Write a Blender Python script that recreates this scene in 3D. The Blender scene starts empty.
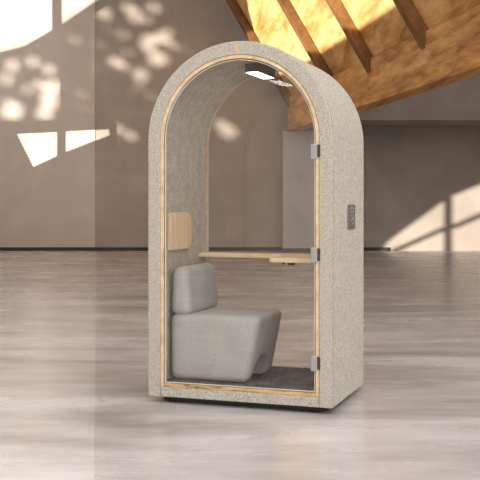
import bpy, bmesh, math, random
from mathutils import Vector, Matrix
random.seed(7)
C = bpy.context.scene.collection
sc = bpy.context.scene
rad = math.radians

# ------------------------------------------------------------------ helpers
def link(o, parent=None):
    C.objects.link(o)
    if parent: o.parent = parent
    return o

def obj(name, bm, mat, parent=None, smooth=0.6, bevel=0, segs=3, fix=True):
    if fix: bmesh.ops.recalc_face_normals(bm, faces=bm.faces[:])
    for f in bm.faces: f.smooth = True
    for e in bm.edges:
        if len(e.link_faces) == 2 and e.calc_face_angle(0) > smooth: e.smooth = False
    me = bpy.data.meshes.new(name); bm.to_mesh(me); bm.free()
    me.materials.append(mat)
    o = link(bpy.data.objects.new(name, me), parent)
    if bevel:
        m = o.modifiers.new('bevel', 'BEVEL'); m.width = bevel; m.segments = segs
        m.limit_method = 'ANGLE'; m.angle_limit = rad(50)
    return o

def tag(o, label=None, cat=None, group=None, kind=None):
    for k, v in (('label', label), ('category', cat), ('group', group), ('kind', kind)):
        if v: o[k] = v
    return o

def thing(name, label, cat, loc=(0, 0, 0), rz=0, group=None):
    o = link(bpy.data.objects.new(name, None)); o.location = loc; o.rotation_euler = (0, 0, rz)
    o.empty_display_size = .1
    return tag(o, label, cat, group)

def box(bm, x0, x1, y0, y1, z0, z1):
    v = [bm.verts.new((x, y, z)) for x in (x0, x1) for y in (y0, y1) for z in (z0, z1)]
    for q in ((0,1,3,2), (4,6,7,5), (0,4,5,1), (2,3,7,6), (0,2,6,4), (1,5,7,3)):
        bm.faces.new([v[i] for i in q])
    return bm

def NB(): return bmesh.new()

def prism(bm, pts, axis, a, b):
    """extrude polygon pts (2-D) along axis from a to b"""
    def P(p, t):
        return {'x': (t, p[0], p[1]), 'y': (p[0], t, p[1]), 'z': (p[0], p[1], t)}[axis]
    A = [bm.verts.new(P(p, a)) for p in pts]; B = [bm.verts.new(P(p, b)) for p in pts]
    n = len(pts)
    bm.faces.new(A); bm.faces.new(B[::-1])
    for i in range(n): bm.faces.new((A[i], B[i], B[(i+1) % n], A[(i+1) % n]))
    return bm

def obox(bm, o, ax, ay, az):
    """box from corner o with three edge vectors"""
    v = [bm.verts.new(o + ax*i + ay*j + az*k) for i in (0, 1) for j in (0, 1) for k in (0, 1)]
    for q in ((0,1,3,2), (4,6,7,5), (0,4,5,1), (2,3,7,6), (0,2,6,4), (1,5,7,3)):
        bm.faces.new([v[i] for i in q])
    return bm

def rrect(x0, x1, y0, y1, r, corners=(1, 1, 1, 1), n=6):
    """rounded rectangle, corners order: (x1,y1),(x0,y1),(x0,y0),(x1,y0)"""
    pts = []
    for k, (cx, cy, a0) in enumerate(((x1, y1, 0), (x0, y1, 90), (x0, y0, 180), (x1, y0, 270))):
        sx = -1 if cx == x1 else 1; sy = -1 if cy == y1 else 1
        if not corners[k]: pts.append((cx, cy)); continue
        for i in range(n+1):
            a = rad(a0 + 90*i/n)
            pts.append((cx + sx*r + r*math.cos(a), cy + sy*r + r*math.sin(a)))
    return pts

ZS = 1.615                       # springing height of every arch of the booth
def arch(r, z0, n=64):
    pts = [(-r, z0)]
    for i in range(n+1):
        a = math.pi - math.pi*i/n
        pts.append((r*math.cos(a), ZS + r*math.sin(a)))
    return pts + [(r, z0)]

def arch_ring(ro, ri, z0, y0, y1, closed_z=None):
    """arch band between radii ro and ri; closed_z adds a bottom bar up to that height"""
    bm = NB(); O = arch(ro, z0); I = arch(ri, z0 if closed_z is None else closed_z)
    L = []
    for pts in (O, I):
        for y in (y0, y1): L.append([bm.verts.new((p[0], y, p[1])) for p in pts])
    n = len(O)
    for i in range(n-1 if closed_z is None else n):
        j = (i+1) % n
        bm.faces.new((L[0][i], L[0][j], L[2][j], L[2][i]))
        bm.faces.new((L[1][i], L[3][i], L[3][j], L[1][j]))
        bm.faces.new((L[0][i], L[1][i], L[1][j], L[0][j]))
        bm.faces.new((L[2][i], L[2][j], L[3][j], L[3][i]))
    if closed_z is None:
        for i in (0, n-1): bm.faces.new((L[0][i], L[2][i], L[3][i], L[1][i]))
    return bm

# ------------------------------------------------------------------ materials
def srgb(r, g, b):
    f = lambda c: (c/255/12.92) if c/255 <= .04045 else ((c/255+.055)/1.055)**2.4
    return (f(r), f(g), f(b), 1)

def mat(name, col, rough=.7, metal=0, spec=.5):
    m = bpy.data.materials.new(name); m.use_nodes = True
    b = m.node_tree.nodes['Principled BSDF']
    b.inputs['Base Color'].default_value = col
    b.inputs['Roughness'].default_value = rough; b.inputs['Metallic'].default_value = metal
    b.inputs['Specular IOR Level'].default_value = spec
    return m

def noise_mix(m, cols, scale, detail=4, stretch=(1, 1, 1), rot=(0, 0, 0), rough=.55, bump=0, pos=None, dist=0, roughvar=None):
    nt = m.node_tree; N = nt.nodes; b = N['Principled BSDF']
    tc = N.new('ShaderNodeTexCoord'); mp = N.new('ShaderNodeMapping')
    mp.inputs['Scale'].default_value = stretch; mp.inputs['Rotation'].default_value = rot
    nt.links.new(tc.outputs['Object'], mp.inputs['Vector'])
    no = N.new('ShaderNodeTexNoise'); no.inputs['Scale'].default_value = scale
    no.inputs['Detail'].default_value = detail; no.inputs['Roughness'].default_value = rough
    no.inputs['Distortion'].default_value = dist
    nt.links.new(mp.outputs['Vector'], no.inputs['Vector'])
    cr = N.new('ShaderNodeValToRGB'); e = cr.color_ramp.elements
    pos = pos or [.3 + .4*i/(len(cols)-1) for i in range(len(cols))]
    while len(e) < len(cols): e.new(.5)
    for i, c in enumerate(cols): e[i].position = pos[i]; e[i].color = c
    nt.links.new(no.outputs['Fac'], cr.inputs['Fac'])
    nt.links.new(cr.outputs['Color'], b.inputs['Base Color'])
    if bump:
        bp = N.new('ShaderNodeBump'); bp.inputs['Strength'].default_value = bump; bp.inputs['Distance'].default_value = .004
        nt.links.new(no.outputs['Fac'], bp.inputs['Height']); nt.links.new(bp.outputs['Normal'], b.inputs['Normal'])
    if roughvar:
        mr = N.new('ShaderNodeMapRange'); mr.inputs['To Min'].default_value = roughvar[0]; mr.inputs['To Max'].default_value = roughvar[1]
        nt.links.new(no.outputs['Fac'], mr.inputs['Value']); nt.links.new(mr.outputs['Result'], b.inputs['Roughness'])
    return m

def second_noise(m, scale, lo, hi, stretch=(1, 1, 1), rot=(0, 0, 0), detail=3, dist=0, p=(.35, .65)):
    """multiplies the base colour with another noise between the grey tones lo and hi"""
    nt = m.node_tree; N = nt.nodes; b = N['Principled BSDF']
    src = b.inputs['Base Color'].links[0].from_socket
    tc = N.new('ShaderNodeTexCoord'); mp = N.new('ShaderNodeMapping'); mp.inputs['Scale'].default_value = stretch
    mp.inputs['Rotation'].default_value = rot
    no = N.new('ShaderNodeTexNoise'); no.inputs['Scale'].default_value = scale; no.inputs['Detail'].default_value = detail
    no.inputs['Distortion'].default_value = dist
    cr = N.new('ShaderNodeValToRGB'); cr.color_ramp.elements[0].position = p[0]; cr.color_ramp.elements[1].position = p[1]
    cr.color_ramp.elements[0].color = lo; cr.color_ramp.elements[1].color = hi
    mx = N.new('ShaderNodeMix'); mx.data_type = 'RGBA'; mx.blend_type = 'MULTIPLY'; mx.inputs['Factor'].default_value = 1
    nt.links.new(tc.outputs['Object'], mp.inputs['Vector']); nt.links.new(mp.outputs['Vector'], no.inputs['Vector'])
    nt.links.new(no.outputs['Fac'], cr.inputs['Fac']); nt.links.new(src, mx.inputs['A']); nt.links.new(cr.outputs['Color'], mx.inputs['B'])
    nt.links.new(mx.outputs['Result'], b.inputs['Base Color'])
    return m

G = lambda v: (v, v, v, 1)
M = {}
M['felt'] = second_noise(noise_mix(mat('felt_light', G(.5), .95, 0, .1), [srgb(118,113,101), srgb(178,171,158), srgb(216,210,198)], 115, 4,
                      rough=.75, bump=.6, pos=[.28, .5, .72]), 30, G(.92), G(1.03))
M['lining'] = second_noise(noise_mix(mat('felt_lining', G(.4), .95, 0, .1), [srgb(156,150,138), srgb(194,187,174), srgb(214,208,196)], 120, 3,
                        rough=.7, bump=.4, pos=[.3, .5, .7]), 14, G(.86), G(1.05))
M['carpet'] = second_noise(noise_mix(mat('carpet_grey', G(.1), .98, 0, .1), [srgb(60,56,53), srgb(112,105,99), srgb(158,150,142)], 90, 4, rough=.8, bump=.5, pos=[.3, .5, .7]), 7, G(.62), G(1.15))
M['oak'] = noise_mix(mat('oak', G(.5), .5, 0, .3), [srgb(218,188,146), srgb(236,212,174), srgb(243,224,192)], 9, 5, stretch=(1.2, 9, 9), pos=[.3, .5, .75])
M['oak_v'] = noise_mix(mat('oak_upright', G(.5), .5, 0, .3), [srgb(222,192,146), srgb(236,210,168), srgb(242,220,184)], 5, 4, stretch=(7, 7, .6), pos=[.3, .5, .75])
M['ply'] = noise_mix(mat('ply_edge', G(.5), .5, 0, .3), [srgb(190,154,110), srgb(214,184,142), srgb(228,204,168)], 14, 4, pos=[.3, .5, .7])
M['sill'] = noise_mix(mat('sill_wood', G(.5), .5, 0, .3), [srgb(112,72,40), srgb(196,154,102), srgb(216,182,134)], 8, 4, stretch=(1, 6, 6), pos=[.34, .46, .7])
M['fabric'] = second_noise(noise_mix(mat('seat_fabric', G(.3), .9, 0, .15), [srgb(160,154,149), srgb(180,174,169), srgb(192,187,182)], 260, 2, bump=.15), 7, G(.94), G(1.03))
M['seam'] = mat('dark_stitching', srgb(112,106,96), .95)
M['black'] = mat('black_plastic', srgb(24, 23, 22), .6)
M['gasket'] = mat('dark_gasket', srgb(58, 46, 34), .6)
M['edge_highlight'] = mat('pale_edge_highlight', srgb(206, 200, 190), .4)  # pale tone stands for the highlight on glass edges
M['steel'] = mat('brushed_steel', srgb(168, 166, 166), .38, .6)
M['hous'] = mat('lamp_housing', srgb(96, 90, 84), .5, .2)
M['badge'] = mat('grey_plate', srgb(116, 110, 104), .45, .3)
M['pale'] = mat('pale_mark', srgb(178, 175, 170), .5)
M['yel'] = mat('yellow_ribbon', srgb(226, 176, 24), .6)
M['yel2'] = mat('yellow_mark', srgb(214, 190, 70), .5)
M['teal'] = mat('teal_mark', srgb(120, 165, 165), .5)

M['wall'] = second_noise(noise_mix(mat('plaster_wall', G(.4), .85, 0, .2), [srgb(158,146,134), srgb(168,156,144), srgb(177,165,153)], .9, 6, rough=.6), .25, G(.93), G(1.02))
M['wall_lightened'] = second_noise(noise_mix(mat('plaster_lightened', G(.4), .85, 0, .2), [srgb(190,178,165), srgb(198,186,174), srgb(206,195,184)], .9, 6, rough=.6), .25, G(.95), G(1.02))
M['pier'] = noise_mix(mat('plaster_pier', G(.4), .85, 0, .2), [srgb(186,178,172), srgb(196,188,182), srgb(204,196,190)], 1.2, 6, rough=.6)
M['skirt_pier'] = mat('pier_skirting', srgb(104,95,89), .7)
M['skirt'] = mat('dark_skirting', srgb(44, 38, 35), .6)
def floor_mat(name, cols):
    m = noise_mix(mat(name, G(.4), .3, 0, .55), cols, 1.5, 6, rough=.6, dist=.3, stretch=(.35, 1, 1), pos=[.3, .5, .7], roughvar=(.16, .36))
    m = second_noise(m, 6, G(.86), G(1.07), stretch=(.3, 1, 1), detail=6, p=(.3, .7))
    nt = m.node_tree; N = nt.nodes
    tc = N.new('ShaderNodeTexCoord'); no = N.new('ShaderNodeTexNoise'); no.inputs['Scale'].default_value = 2.6; no.inputs['Detail'].default_value = 4
    bp = N.new('ShaderNodeBump'); bp.inputs['Strength'].default_value = .35; bp.inputs['Distance'].default_value = .012
    nt.links.new(tc.outputs['Object'], no.inputs['Vector']); nt.links.new(no.outputs['Fac'], bp.inputs['Height'])
    nt.links.new(bp.outputs['Normal'], N['Principled BSDF'].inputs['Normal'])
    return m
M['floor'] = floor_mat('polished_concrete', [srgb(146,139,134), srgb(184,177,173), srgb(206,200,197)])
M['floor_lightened'] = floor_mat('polished_concrete_lightened', [srgb(166,159,155), srgb(201,195,191), srgb(218,213,210)])
def timber(name):
    m = noise_mix(mat(name, G(.4), .55, 0, .3), [srgb(122,74,32), srgb(190,130,66), srgb(214,160,92), srgb(228,182,118)], 5.5, 7,
                  stretch=(1, .05, 1), rough=.65, dist=.35, pos=[.28, .43, .56, .74], rot=(0, 0, 0))
    return second_noise(m, 3.5, G(.74), G(1.06), detail=5, dist=.4, p=(.34, .55), stretch=(1, .1, 1))
M['beam'] = timber('beam_timber')
M['raft'] = second_noise(noise_mix(mat('rafter_timber', G(.4), .55, 0, .3), [srgb(82,56,30), srgb(126,88,50), srgb(156,114,68)], 2.5, 7, stretch=(.3, 1, .3), rough=.65, dist=.5), 10, G(.75), G(1.05))
M['deck'] = second_noise(noise_mix(mat('deck_board', G(.4), .55, 0, .3), [srgb(146,92,42), srgb(206,148,82), srgb(228,184,122), srgb(238,204,152)], 3.6, 8, stretch=(.8, .08, .6), rough=.68, dist=.4, pos=[.28, .42, .56, .75]), 5, G(.7), G(1.05), stretch=(1, .12, .7), detail=5, dist=.5, p=(.34, .52))
M['bark'] = noise_mix(mat('bark', G(.1), .9), [srgb(70,55,42), srgb(110,92,74)], 6, 4)
M['leaf'] = noise_mix(mat('leaf', G(.1), .7), [srgb(48,70,28), srgb(86,112,48)], 3, 3)

lamp = bpy.data.materials.new('lit_diffuser'); lamp.use_nodes = True
b = lamp.node_tree.nodes['Principled BSDF']; b.inputs['Base Color'].default_value = G(.9)
b.inputs['Emission Color'].default_value = (1, .96, .9, 1); b.inputs['Emission Strength'].default_value = 6
M['lamp'] = lamp

gl = bpy.data.materials.new('clear_glass'); gl.use_nodes = True
nt = gl.node_tree; N = nt.nodes; N.clear()
out = N.new('ShaderNodeOutputMaterial'); mx = N.new('ShaderNodeMixShader'); tr = N.new('ShaderNodeBsdfTransparent')
gs = N.new('ShaderNodeBsdfGlossy'); gs.inputs['Roughness'].default_value = .0
tr.inputs['Color'].default_value = (.975, .975, .97, 1)
lw = N.new('ShaderNodeLayerWeight'); pw = N.new('ShaderNodeMath'); pw.operation = 'POWER'; pw.inputs[1].default_value = 4
ma = N.new('ShaderNodeMath'); ma.operation = 'MULTIPLY_ADD'; ma.inputs[1].default_value = .8; ma.inputs[2].default_value = .032
nt.links.new(lw.outputs['Facing'], pw.inputs[0]); nt.links.new(pw.outputs[0], ma.inputs[0])
nt.links.new(ma.outputs[0], mx.inputs[0]); nt.links.new(tr.outputs[0], mx.inputs[1]); nt.links.new(gs.outputs[0], mx.inputs[2])
nt.links.new(mx.outputs[0], out.inputs['Surface'])
M['glass'] = gl

# ------------------------------------------------------------------ camera
F, HY, CZ = 1002.3, 202.0, 1.237      # focal length in pixels, horizon row, eye height
cam = bpy.data.cameras.new('camera'); co = link(bpy.data.objects.new('camera', cam))
co.location = (0, 0, CZ); co.rotation_euler = (rad(90), 0, 0)
cam.sensor_width = 36; cam.lens = 36*F/480; cam.shift_y = -(240-HY)/480; cam.clip_end = 300
sc.camera = co
def ray(px, py): return Vector(((px-240)/F, 1, -(py-HY)/F))
def on_y(px, py, Y): return Vector((0, 0, CZ)) + ray(px, py)*Y
def on_plane(px, py, p, n):
    o = Vector((0, 0, CZ)); d = ray(px, py)
    return o + d*((p-o).dot(n)/d.dot(n))

# ------------------------------------------------------------------ the hall
YW, XL, XR, ZC, YF = 25.5, -8.0, 10.0, 10.5, -13.0
S = Vector((.75, .6, -.13)).normalized()            # travel direction of the sunlight

XJ = (95-240)/F*YW                                   # right edge of the lightened strip painted into wall and floor
# floor: left part painted paler, carrying the lightened strip on to the front
JN = Vector((-.1, .6))
def slab(name, pts, m):
    bm = NB(); prism(bm, pts, 'z', -.2, 0); return tag(obj(name, bm, m), kind='structure')
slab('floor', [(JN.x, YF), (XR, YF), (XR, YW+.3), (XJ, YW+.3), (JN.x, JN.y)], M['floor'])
slab('floor_left', [(XL-.2, YF), (JN.x, YF), (JN.x, JN.y), (XJ, YW+.3), (XL-.2, YW+.3)], M['floor_lightened'])
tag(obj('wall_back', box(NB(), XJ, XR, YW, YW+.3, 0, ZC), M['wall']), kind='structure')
tag(obj('wall_back_left', box(NB(), XL, XJ, YW-.012, YW+.3, 0, ZC), M['wall_lightened']), kind='structure')
tag(obj('baseboard_back', box(NB(), XJ, 1.07, YW-.03, YW, 0, .085), M['skirt']), kind='structure')
tag(obj('baseboard_left', box(NB(), XL, XJ, YW-.042, YW-.012, 0, .085), M['skirt']), kind='structure')
tag(obj('baseboard_right', box(NB(), 2.9, 3.80, YW-.03, YW, 0, .085), M['skirt']), kind='structure')
PX0, PX1 = 1.07, 2.85
tag(obj('wall_pier', box(NB(), PX0, PX1, 24.95, YW, 0, 3.0), M['pier']), kind='structure')
tag(obj('baseboard_pier', box(NB(), PX0-.02, PX1+.02, 24.92, 24.95, 0, .085), M['skirt_pier']), kind='structure')
tag(obj('wall_bulkhead', box(NB(), 1.87, XR, 23.4, YW, 3.15, ZC), M['wall']), kind='structure')
tag(obj('shade_wall_right', box(NB(), XR, XR+.2, 6.0, YW+.3, 0, ZC), M['wall']), kind='structure')  # unseen wall added to cut light from the right
tag(obj('ceiling', box(NB(), XL, XR, 7.0, YW+.3, ZC, ZC+.2), M['wall']), kind='structure')

tag(obj('floor_base', box(NB(), XL-.2, XR, YF, YW+.3, -.3, -.2), M['skirt']), kind='structure')
# timber roof: beam along v, rafters along u
v = Vector((-.165, 1, 0)).normalized()
u = Vector((-1, -.165, 1.69)).normalized()
n = u.cross(v).normalized()
if n.dot(Vector((0, -1, 0))) < 0: n = -n            # underside normal, looking at the room
hx = Vector((1, .165, 0)).normalized()              # across the beam, away from the room
def face(Y, z): return Vector((1.18 + .165*(24.95-Y), Y, z))
BZ0, BZ1 = 3.005, 3.825
bm = NB(); e = face(24.95, BZ0); L = (24.95-8.5)/v.y
obox(bm, e, -v*L, hx*.34, Vector((0, 0, BZ1-BZ0)))
tag(obj('roof_beam', bm, M['beam'], bevel=.012, segs=2), 'long heavy orange timber beam that the sloping rafters stand on', 'beam')
RL, RW, RD = 6.6, .20, .19
info = [(24.75, 'timber rafter at the far left end of the roof, nearest the plaster wall'),
        (20.8, 'timber rafter just above the crown of the felt booth, second from the far end'),
        (18.04, 'timber rafter right of the booth, its foot low on the middle of the beam'),
        (15.24, 'timber rafter nearest the right edge of the photo')]
for Y, lab in info:
    bm = NB(); obox(bm, face(Y, 3.555) + v*(RW/2), -v*RW, u*RL, -n*RD)
    tag(obj('roof_rafter', bm, M['raft'], bevel=.012, segs=2), lab, 'rafter', 'sloping rafters of the timber roof')
DP = face(20.8, 3.555) - n*RD                            # a point of the deck underside
bm = NB(); s0 = face(24.85, 3.555) - n*(RD+.003) + u*.18
obox(bm, s0, -v*15.5, u*(RL-.18), -n*.05)
tag(obj('ceiling_deck', bm, M['deck']), kind='structure')

# unseen left wall, its openings shaped to cast the sun patches
def to_wall(p):
    t = (p.x-XL)/S.x; q = p - S*t
    return (q.y, q.z)
def wall_poly(pts, Y=YW): return [to_wall(on_y(x, y, Y)) for x, y in pts]
YWL = YW-.012
holes = [wall_poly(p, YWL) for p in (
    [(-24, -26), (55, -26), (55, 30), (28, 46), (0, 53), (-24, 57)],
    [(62, -26), (138, -26), (97, 2), (62, 26)],
    [(17, 134), (60, 132), (60, 156), (34, 168)],
    [(66, 131.5), (111, 129), (112, 135), (66, 153)],
    [(64.5, 33), (100, 10), (146, -22), (246, -22), (246, 146), (116, 146), (116, 120), (64.5, 120)],
    [(-10, 70), (2, 59), (30, 52), (63, 34), (63, 120), (-10, 122)])]
holes += [wall_poly(p, YW) for p in (
    [(389, 241), (447, 199), (447, 226), (398, 248), (384, 256), (378, 256)],
    [(400, 251), (447, 230), (447, 258), (388, 258)],
    [(452.5, 196), (480, 185), (515, 171), (515, 199), (480, 214), (452.5, 226)],
    [(452.5, 230), (480, 218.5), (515, 204), (515, 258), (452.5, 258)])]
holes.append([to_wall(on_plane(x, y, DP, n)) for x, y in
    [(245, -14), (248, 8), (257, 42), (268, 78), (290, 72), (314, 57), (336, 42), (349, 35), (392, 6), (420, -14)]])
cu = bpy.data.curves.new('w', 'CURVE'); cu.dimensions = '2D'; cu.fill_mode = 'BOTH'; cu.extrude = .04
for pts in [[(YF, 0), (YW+.3, 0), (YW+.3, ZC+.2), (YF, ZC+.2)]] + holes:
    s = cu.splines.new('POLY'); s.points.add(len(pts)-1); s.use_cyclic_u = True
    for q, p in zip(s.points, pts): q.co = (p[0], p[1], 0, 1)
tmp = bpy.data.objects.new('w', cu); C.objects.link(tmp)
me = bpy.data.meshes.new_from_object(tmp.evaluated_get(bpy.context.evaluated_depsgraph_get()))
bpy.data.objects.remove(tmp); bpy.data.curves.remove(cu)
for q in me.vertices: q.co = (XL - .04 + q.co.z, q.co.x, q.co.y)
me.name = 'wall_left_sun_mask'; me.materials.clear(); me.materials.append(M['wall'])
tag(link(bpy.data.objects.new('wall_left_sun_mask', me)), kind='structure')

# a tree outside the left wall dapples the sunlight on the back wall
blobs = [(104,14,6),(127,7,5),(135,14,6),(162,37,6),(148,43,8),(156,59,7),(141,75,7),(165,59,4),(115,61,5),(123,35,4),(134,19,5),
         (154,8,5),(124,67,4),(50,100,9),(45,113,7),(55,88,7),(15,111,8),(7,112,6),(10,106,6),(13,66,6),(33,62,5),(77,40,4),(50,70,5),
         (7,80,5),(220,124,5),(229,132,7),(130,136,5),(119,127,3),(140,85,3),(40,84,4),(75,60,3),(97,70,3),(172,45,4),(170,30,3),(110,30,3),(100,45,3),(147,20,3),(128,52,3),(150,95,3),(133,92,3),(186,50,3),(82,95,3),(86,110,3),(28,90,4)]
TD = 34.0
bm = NB(); cs = Vector((0, 0, 0)); k = 0
side = S.cross(Vector((0, 0, 1))).normalized(); up = side.cross(S).normalized()
def keep_out(x, y, r):
    A = [(-24, -26), (140, -26), (97, 2), (62, 26), (28, 46), (0, 53), (-24, 57)]
    def inside(px, py, poly):
        c = False
        for i in range(len(poly)):
            (x1, y1), (x2, y2) = poly[i-1], poly[i]
            if (y1 > py) != (y2 > py) and px < (x2-x1)*(py-y1)/(y2-y1)+x1: c = not c
        return c
    for dx, dy in ((0, 0), (r, 0), (-r, 0), (0, r), (0, -r)):
        if inside(x+dx, y+dy, A): return True
        if 14 < x+dx < 114 and 127 < y+dy < 170: return True
    return any((x-a)**2 + (y-b)**2 < (c*1.05+r*.8)**2 for a, b, c in blobs)
for i in range(34000):
    x, y = random.uniform(-18, 254), random.uniform(-30, 152)
    r = random.uniform(1.6, 5.5)
    if keep_out(x, y, r): continue
    d = TD + random.uniform(-2.2, 2.2)
    c = on_y(x, y, YW) - S*d
    rm = r*.027; a = random.uniform(0, 6.28)
    p = side*math.cos(a) + up*math.sin(a); q = S.cross(p)
    p = p + S*random.uniform(-.6, .6); q = q + S*random.uniform(-.6, .6)
    bm.faces.new([bm.verts.new(c + p*(rm*1.15)), bm.verts.new(c + q*(rm*.8)), bm.verts.new(c - p*(rm*1.15)), bm.verts.new(c - q*(rm*.8))])
tc = on_y(120, 60, YW) - S*TD
tr_ = thing('leafy_tree', 'leafy green tree standing outside the left wall, seen only by its dappled shade', 'tree', (tc.x, tc.y, 0))
for q in bm.verts: q.co -= Vector((tc.x, tc.y, 0))
obj('crown', bm, M['leaf'], tr_, fix=False)
bm = NB(); bmesh.ops.create_cone(bm, cap_ends=True, segments=16, radius1=.32, radius2=.16, depth=7)
for q in bm.verts: q.co.z += 3.5
obj('trunk', bm, M['bark'], tr_)

# ------------------------------------------------------------------ the booth
TH = .3391561; W2, D, Z0 = .5855, .835, .04
BL = (-.0164, 5.998, 0)
booth = thing('phone_booth', 'arched grey felt phone booth with plywood trim and glass door standing on the concrete floor', 'booth', BL, -TH)
RO, RT, RI, RL_ = W2, .504, .482, .512
obj('outer_shell', arch_ring(RO, .520, Z0, .012, D), M['felt'], booth, bevel=.006, segs=2)
obj('front_face', arch_ring(RO, RT, Z0, 0, .0125), M['felt'], booth, bevel=.005, segs=2)
obj('edge_seam', arch_ring(RO+.0006, RO-.012, Z0, .0105, .0148), M['seam'], booth)
obj('inner_lining', arch_ring(.5198, RL_, Z0+.07, .05, D-.001), M['lining'], booth)
obj('base_rail', box(NB(), -.5195, .5195, .013, D-.004, Z0, Z0+.062)
    , M['felt'], booth)
obj('front_rail', box(NB(), -RT+.001, RT-.001, .003, .0125, Z0, Z0+.062), M['felt'], booth, bevel=.006, segs=2)
f1 = obj('front_trim', arch_ring(RT-.0005, RI, Z0+.063, .004, .05, None), M['ply'], booth, bevel=.002, segs=1)
obj('sill', box(NB(), -RI+.0005, RI-.0005, .004, .052, Z0+.063, Z0+.083), M['sill'], booth, bevel=.002, segs=1)
obj('back_trim', arch_ring(RL_-.0005, .5065, Z0+.085, D-.045, D-.004), M['ply'], booth, bevel=.002, segs=1)
obj('carpet', box(NB(), -RL_+.001, RL_-.001, .053, D-.002, Z0+.063, Z0+.087), M['carpet'], booth)
# door: glass leaf with a pale band painting its edge highlight, dark gasket and three hinges
def pane(r, z0, y0, y1): return prism(NB(), arch(r, z0), 'y', y0, y1)
door = obj('glass_door', pane(.472, Z0+.092, .016, .024), M['glass'], booth)
obj('door_edge_highlight', arch_ring(.4765, .4725, Z0+.087, .012, .028, Z0+.0915), M['edge_highlight'], door)
obj('door_gasket', arch_ring(.4815, .477, Z0+.0835, .020, .034, Z0+.0865), M['gasket'], booth)
for zc in (1.491, .887, .2545):
    h = obj('hinge', prism(NB(), rrect(.455, .4945, Z0+zc-.044, Z0+zc+.044, .004), 'y', -.006, .032), M['steel'], door, bevel=.003, segs=2)
    obj('hinge_block', box(NB(), .495, .512, -.005, .03, Z0+zc-.032, Z0+zc+.040), M['gasket'], h)
bg = obj('back_glass', pane(.500, Z0+.092, D-.028, D-.020), M['glass'], booth)
obj('back_edge_highlight', arch_ring(.5055, .500, Z0+.0875, D-.034, D-.016, Z0+.0915), M['edge_highlight'], bg)  # pale band paints the bright edge line of the back glass
# ceiling lamp
lf = obj('ceiling_lamp', box(NB(), -.09, .0, .40, .755, Z0+2.026, Z0+2.082), M['hous'], booth, bevel=.003, segs=2)
obj('lamp_diffuser', box(NB(), -.084, -.006, .407, .748, Z0+2.0235, Z0+2.0258), M['lamp'], lf)
# oak pad on the inner left wall
obj('wall_pad', prism(NB(), rrect(.125, .475, Z0+.893, Z0+1.13, .06, (1, 0, 0, 1)), 'x', -.5115, -.488), M['oak_v'], booth, bevel=.004, segs=2)
# control plate on the right side
bd = obj('control_plate', prism(NB(), rrect(.372, .552, Z0+1.028, Z0+1.180, .006), 'x', .5855, .594), M['badge'], booth, bevel=.002, segs=2)
marks = [(.42, 1.158, 'pale'), (.46, 1.162, 'pale'), (.50, 1.155, 'pale'), (.43, 1.138, 'pale'), (.49, 1.136, 'pale'), (.52, 1.12, 'teal'),
         (.45, 1.112, 'pale'), (.50, 1.098, 'yel2'), (.47, 1.092, 'pale'), (.52, 1.08, 'teal'), (.44, 1.082, 'pale'), (.49, 1.062, 'pale')]
for y, z, c in marks:
    obj('button_mark', prism(NB(), rrect(y-.011, y+.011, Z0+z-.0045, Z0+z+.0045, .003, n=3), 'x', .5938, .5952), M[c], bd)
# yellow ribbon over the crown, feet and plinth
obj('yellow_ribbon', box(NB(), -.0035, .006, -.0018, .0005, ZS+RT+.002, ZS+RO-.012), M['yel'], booth)
obj('plinth', box(NB(), -.50, .535, .05, D-.05, .012, Z0), M['black'], booth)
for x in (-.46, .47):
    for y in (.10, D-.10):
        bm = NB(); bmesh.ops.create_cone(bm, cap_ends=True, segments=20, radius1=.035, radius2=.03, depth=.02)
        for q in bm.verts: q.co += Vector((x, y, .010))
        obj('foot', bm, M['black'], booth)

# desk across the back of the booth
R = Matrix.Rotation(-TH, 4, 'Z')
def world(p): return Vector(BL) + R @ Vector(p)
ZD = Z0 + .826
desk = thing('desk_shelf', 'narrow pale oak desk spanning the back of the booth, wider at its right end', 'desk', world((0, .69, ZD)), -TH)
pts = [(-.5115, .655), (.055, .655)]
for i in range(1, 7):                                # inner sweep into the wide leaf
    a = rad(90*i/6); pts.append((.055 + .04*math.sin(a), .615 + .04*math.cos(a)))
for i in range(0, 7):
    a = rad(180 + 90*i/6); pts.append((.16 + .04*math.cos(a), .26 + .04*math.sin(a)))
pts += [(.5115, .22), (.5115, .785), (-.5115, .785)]
obj('desk_top', prism(NB(), [(x, y-.69) for x, y in pts], 'z', 0, .028), M['oak'], desk, bevel=.003, segs=2)
bm = NB(); bmesh.ops.create_cone(bm, cap_ends=True, segments=20, radius1=.02, radius2=.024, depth=.02)
for q in bm.verts: q.co += Vector((.245, .31-.69, -.010))
obj('socket', bm, M['black'], desk)
bm = NB(); bmesh.ops.create_cone(bm, cap_ends=True, segments=12, radius1=.007, radius2=.009, depth=.016)
for q in bm.verts: q.co += Vector((.195, .31-.69, -.008))
obj('screw_cap', bm, M['black'], desk)

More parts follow.
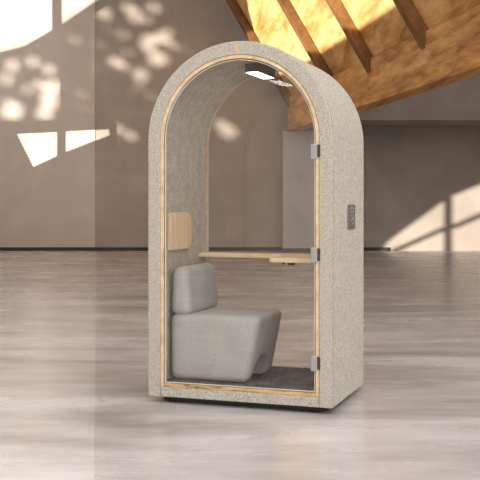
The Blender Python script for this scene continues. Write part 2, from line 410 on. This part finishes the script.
# seat
ZF = Z0 + .0875
seat = thing('booth_seat', 'grey upholstered seat with thick backrest standing inside the booth', 'seat', world((-.2, .36, ZF)), -TH)
def soft_block(c, bev, segs=6):
    """hexahedron from 8 corners with every edge rounded"""
    bm = NB(); vs = [bm.verts.new(p) for p in c]
    for q in ((0,1,3,2), (4,6,7,5), (0,4,5,1), (2,3,7,6), (0,2,6,4), (1,5,7,3)): bm.faces.new([vs[i] for i in q])
    bmesh.ops.recalc_face_normals(bm, faces=bm.faces[:])
    bmesh.ops.bevel(bm, geom=bm.edges[:], offset=bev, segments=segs, profile=.5, affect='EDGES', clamp_overlap=True)
    return bm
y0, y1 = .115-.36, .64-.36
xb = -.492+.2
c = []
for x in (0, 1):
    for y in (y0, y1):
        for z in (0, 1):
            zz = .412 if z else 0
            xx = xb if x == 0 else ((.100 if z else .02)+.2)
            c.append((xx, y, zz))
bm = soft_block(c, .048)
base = obj('seat_base', bm, M['fabric'], seat)
# arched foot recess cut into the front
kb = NB(); kp = [(-.175, -.05), (-.175, .03)]
for i in range(1, 12):
    a = math.pi - math.pi*i/12; kp.append((-.012+.163*math.cos(a), .03 + .125*math.sin(a)))
kp += [(.151, .03), (.151, -.05)]
prism(kb, [(y, z) for y, z in kp], 'x', .02, .5)
cut = obj('cut', kb, M['fabric'], seat)
md = base.modifiers.new('b', 'BOOLEAN'); md.operation = 'DIFFERENCE'; md.object = cut; md.solver = 'EXACT'
dg = bpy.context.evaluated_depsgraph_get(); dg.update()
me = bpy.data.meshes.new_from_object(base.evaluated_get(dg)); base.modifiers.clear(); base.data = me
bpy.data.objects.remove(cut)
bb = NB(); bb.from_mesh(me)
for e in bb.edges: e.smooth = not (len(e.link_faces) == 2 and e.calc_face_angle(0) > .6)
for f in bb.faces: f.smooth = True
bb.to_mesh(me); bb.free()
c = []
for x in (0, 1):
    for y in (y0+.0, y1+.01):
        for z in (0, 1):
            zz = .703 if z else .400
            xx = ((-.482 if z else -.492) if x == 0 else (-.375 if z else -.35)) + .2
            c.append((xx, y, zz))
obj('backrest', soft_block(c, .05, 6), M['fabric'], seat)

# ------------------------------------------------------------------ light
w = bpy.data.worlds.new('sky'); sc.world = w; w.use_nodes = True
bgn = w.node_tree.nodes['Background']
bgn.inputs['Color'].default_value = (1.0, .985, .985, 1); bgn.inputs['Strength'].default_value = 1.15
sl = bpy.data.lights.new('sun', 'SUN'); so = link(bpy.data.objects.new('sun', sl))
so.rotation_euler = S.to_track_quat('-Z', 'Y').to_euler(); so.location = (-20, 0, 8)
sl.energy = 5.5; sl.angle = rad(.45); sl.color = (1, .93, .84)

sc.view_settings.view_transform = 'Standard'; sc.view_settings.look = 'None'
sc.view_settings.gamma = 1; sc.view_settings.exposure = 1.05; sc.view_settings.use_curve_mapping = False
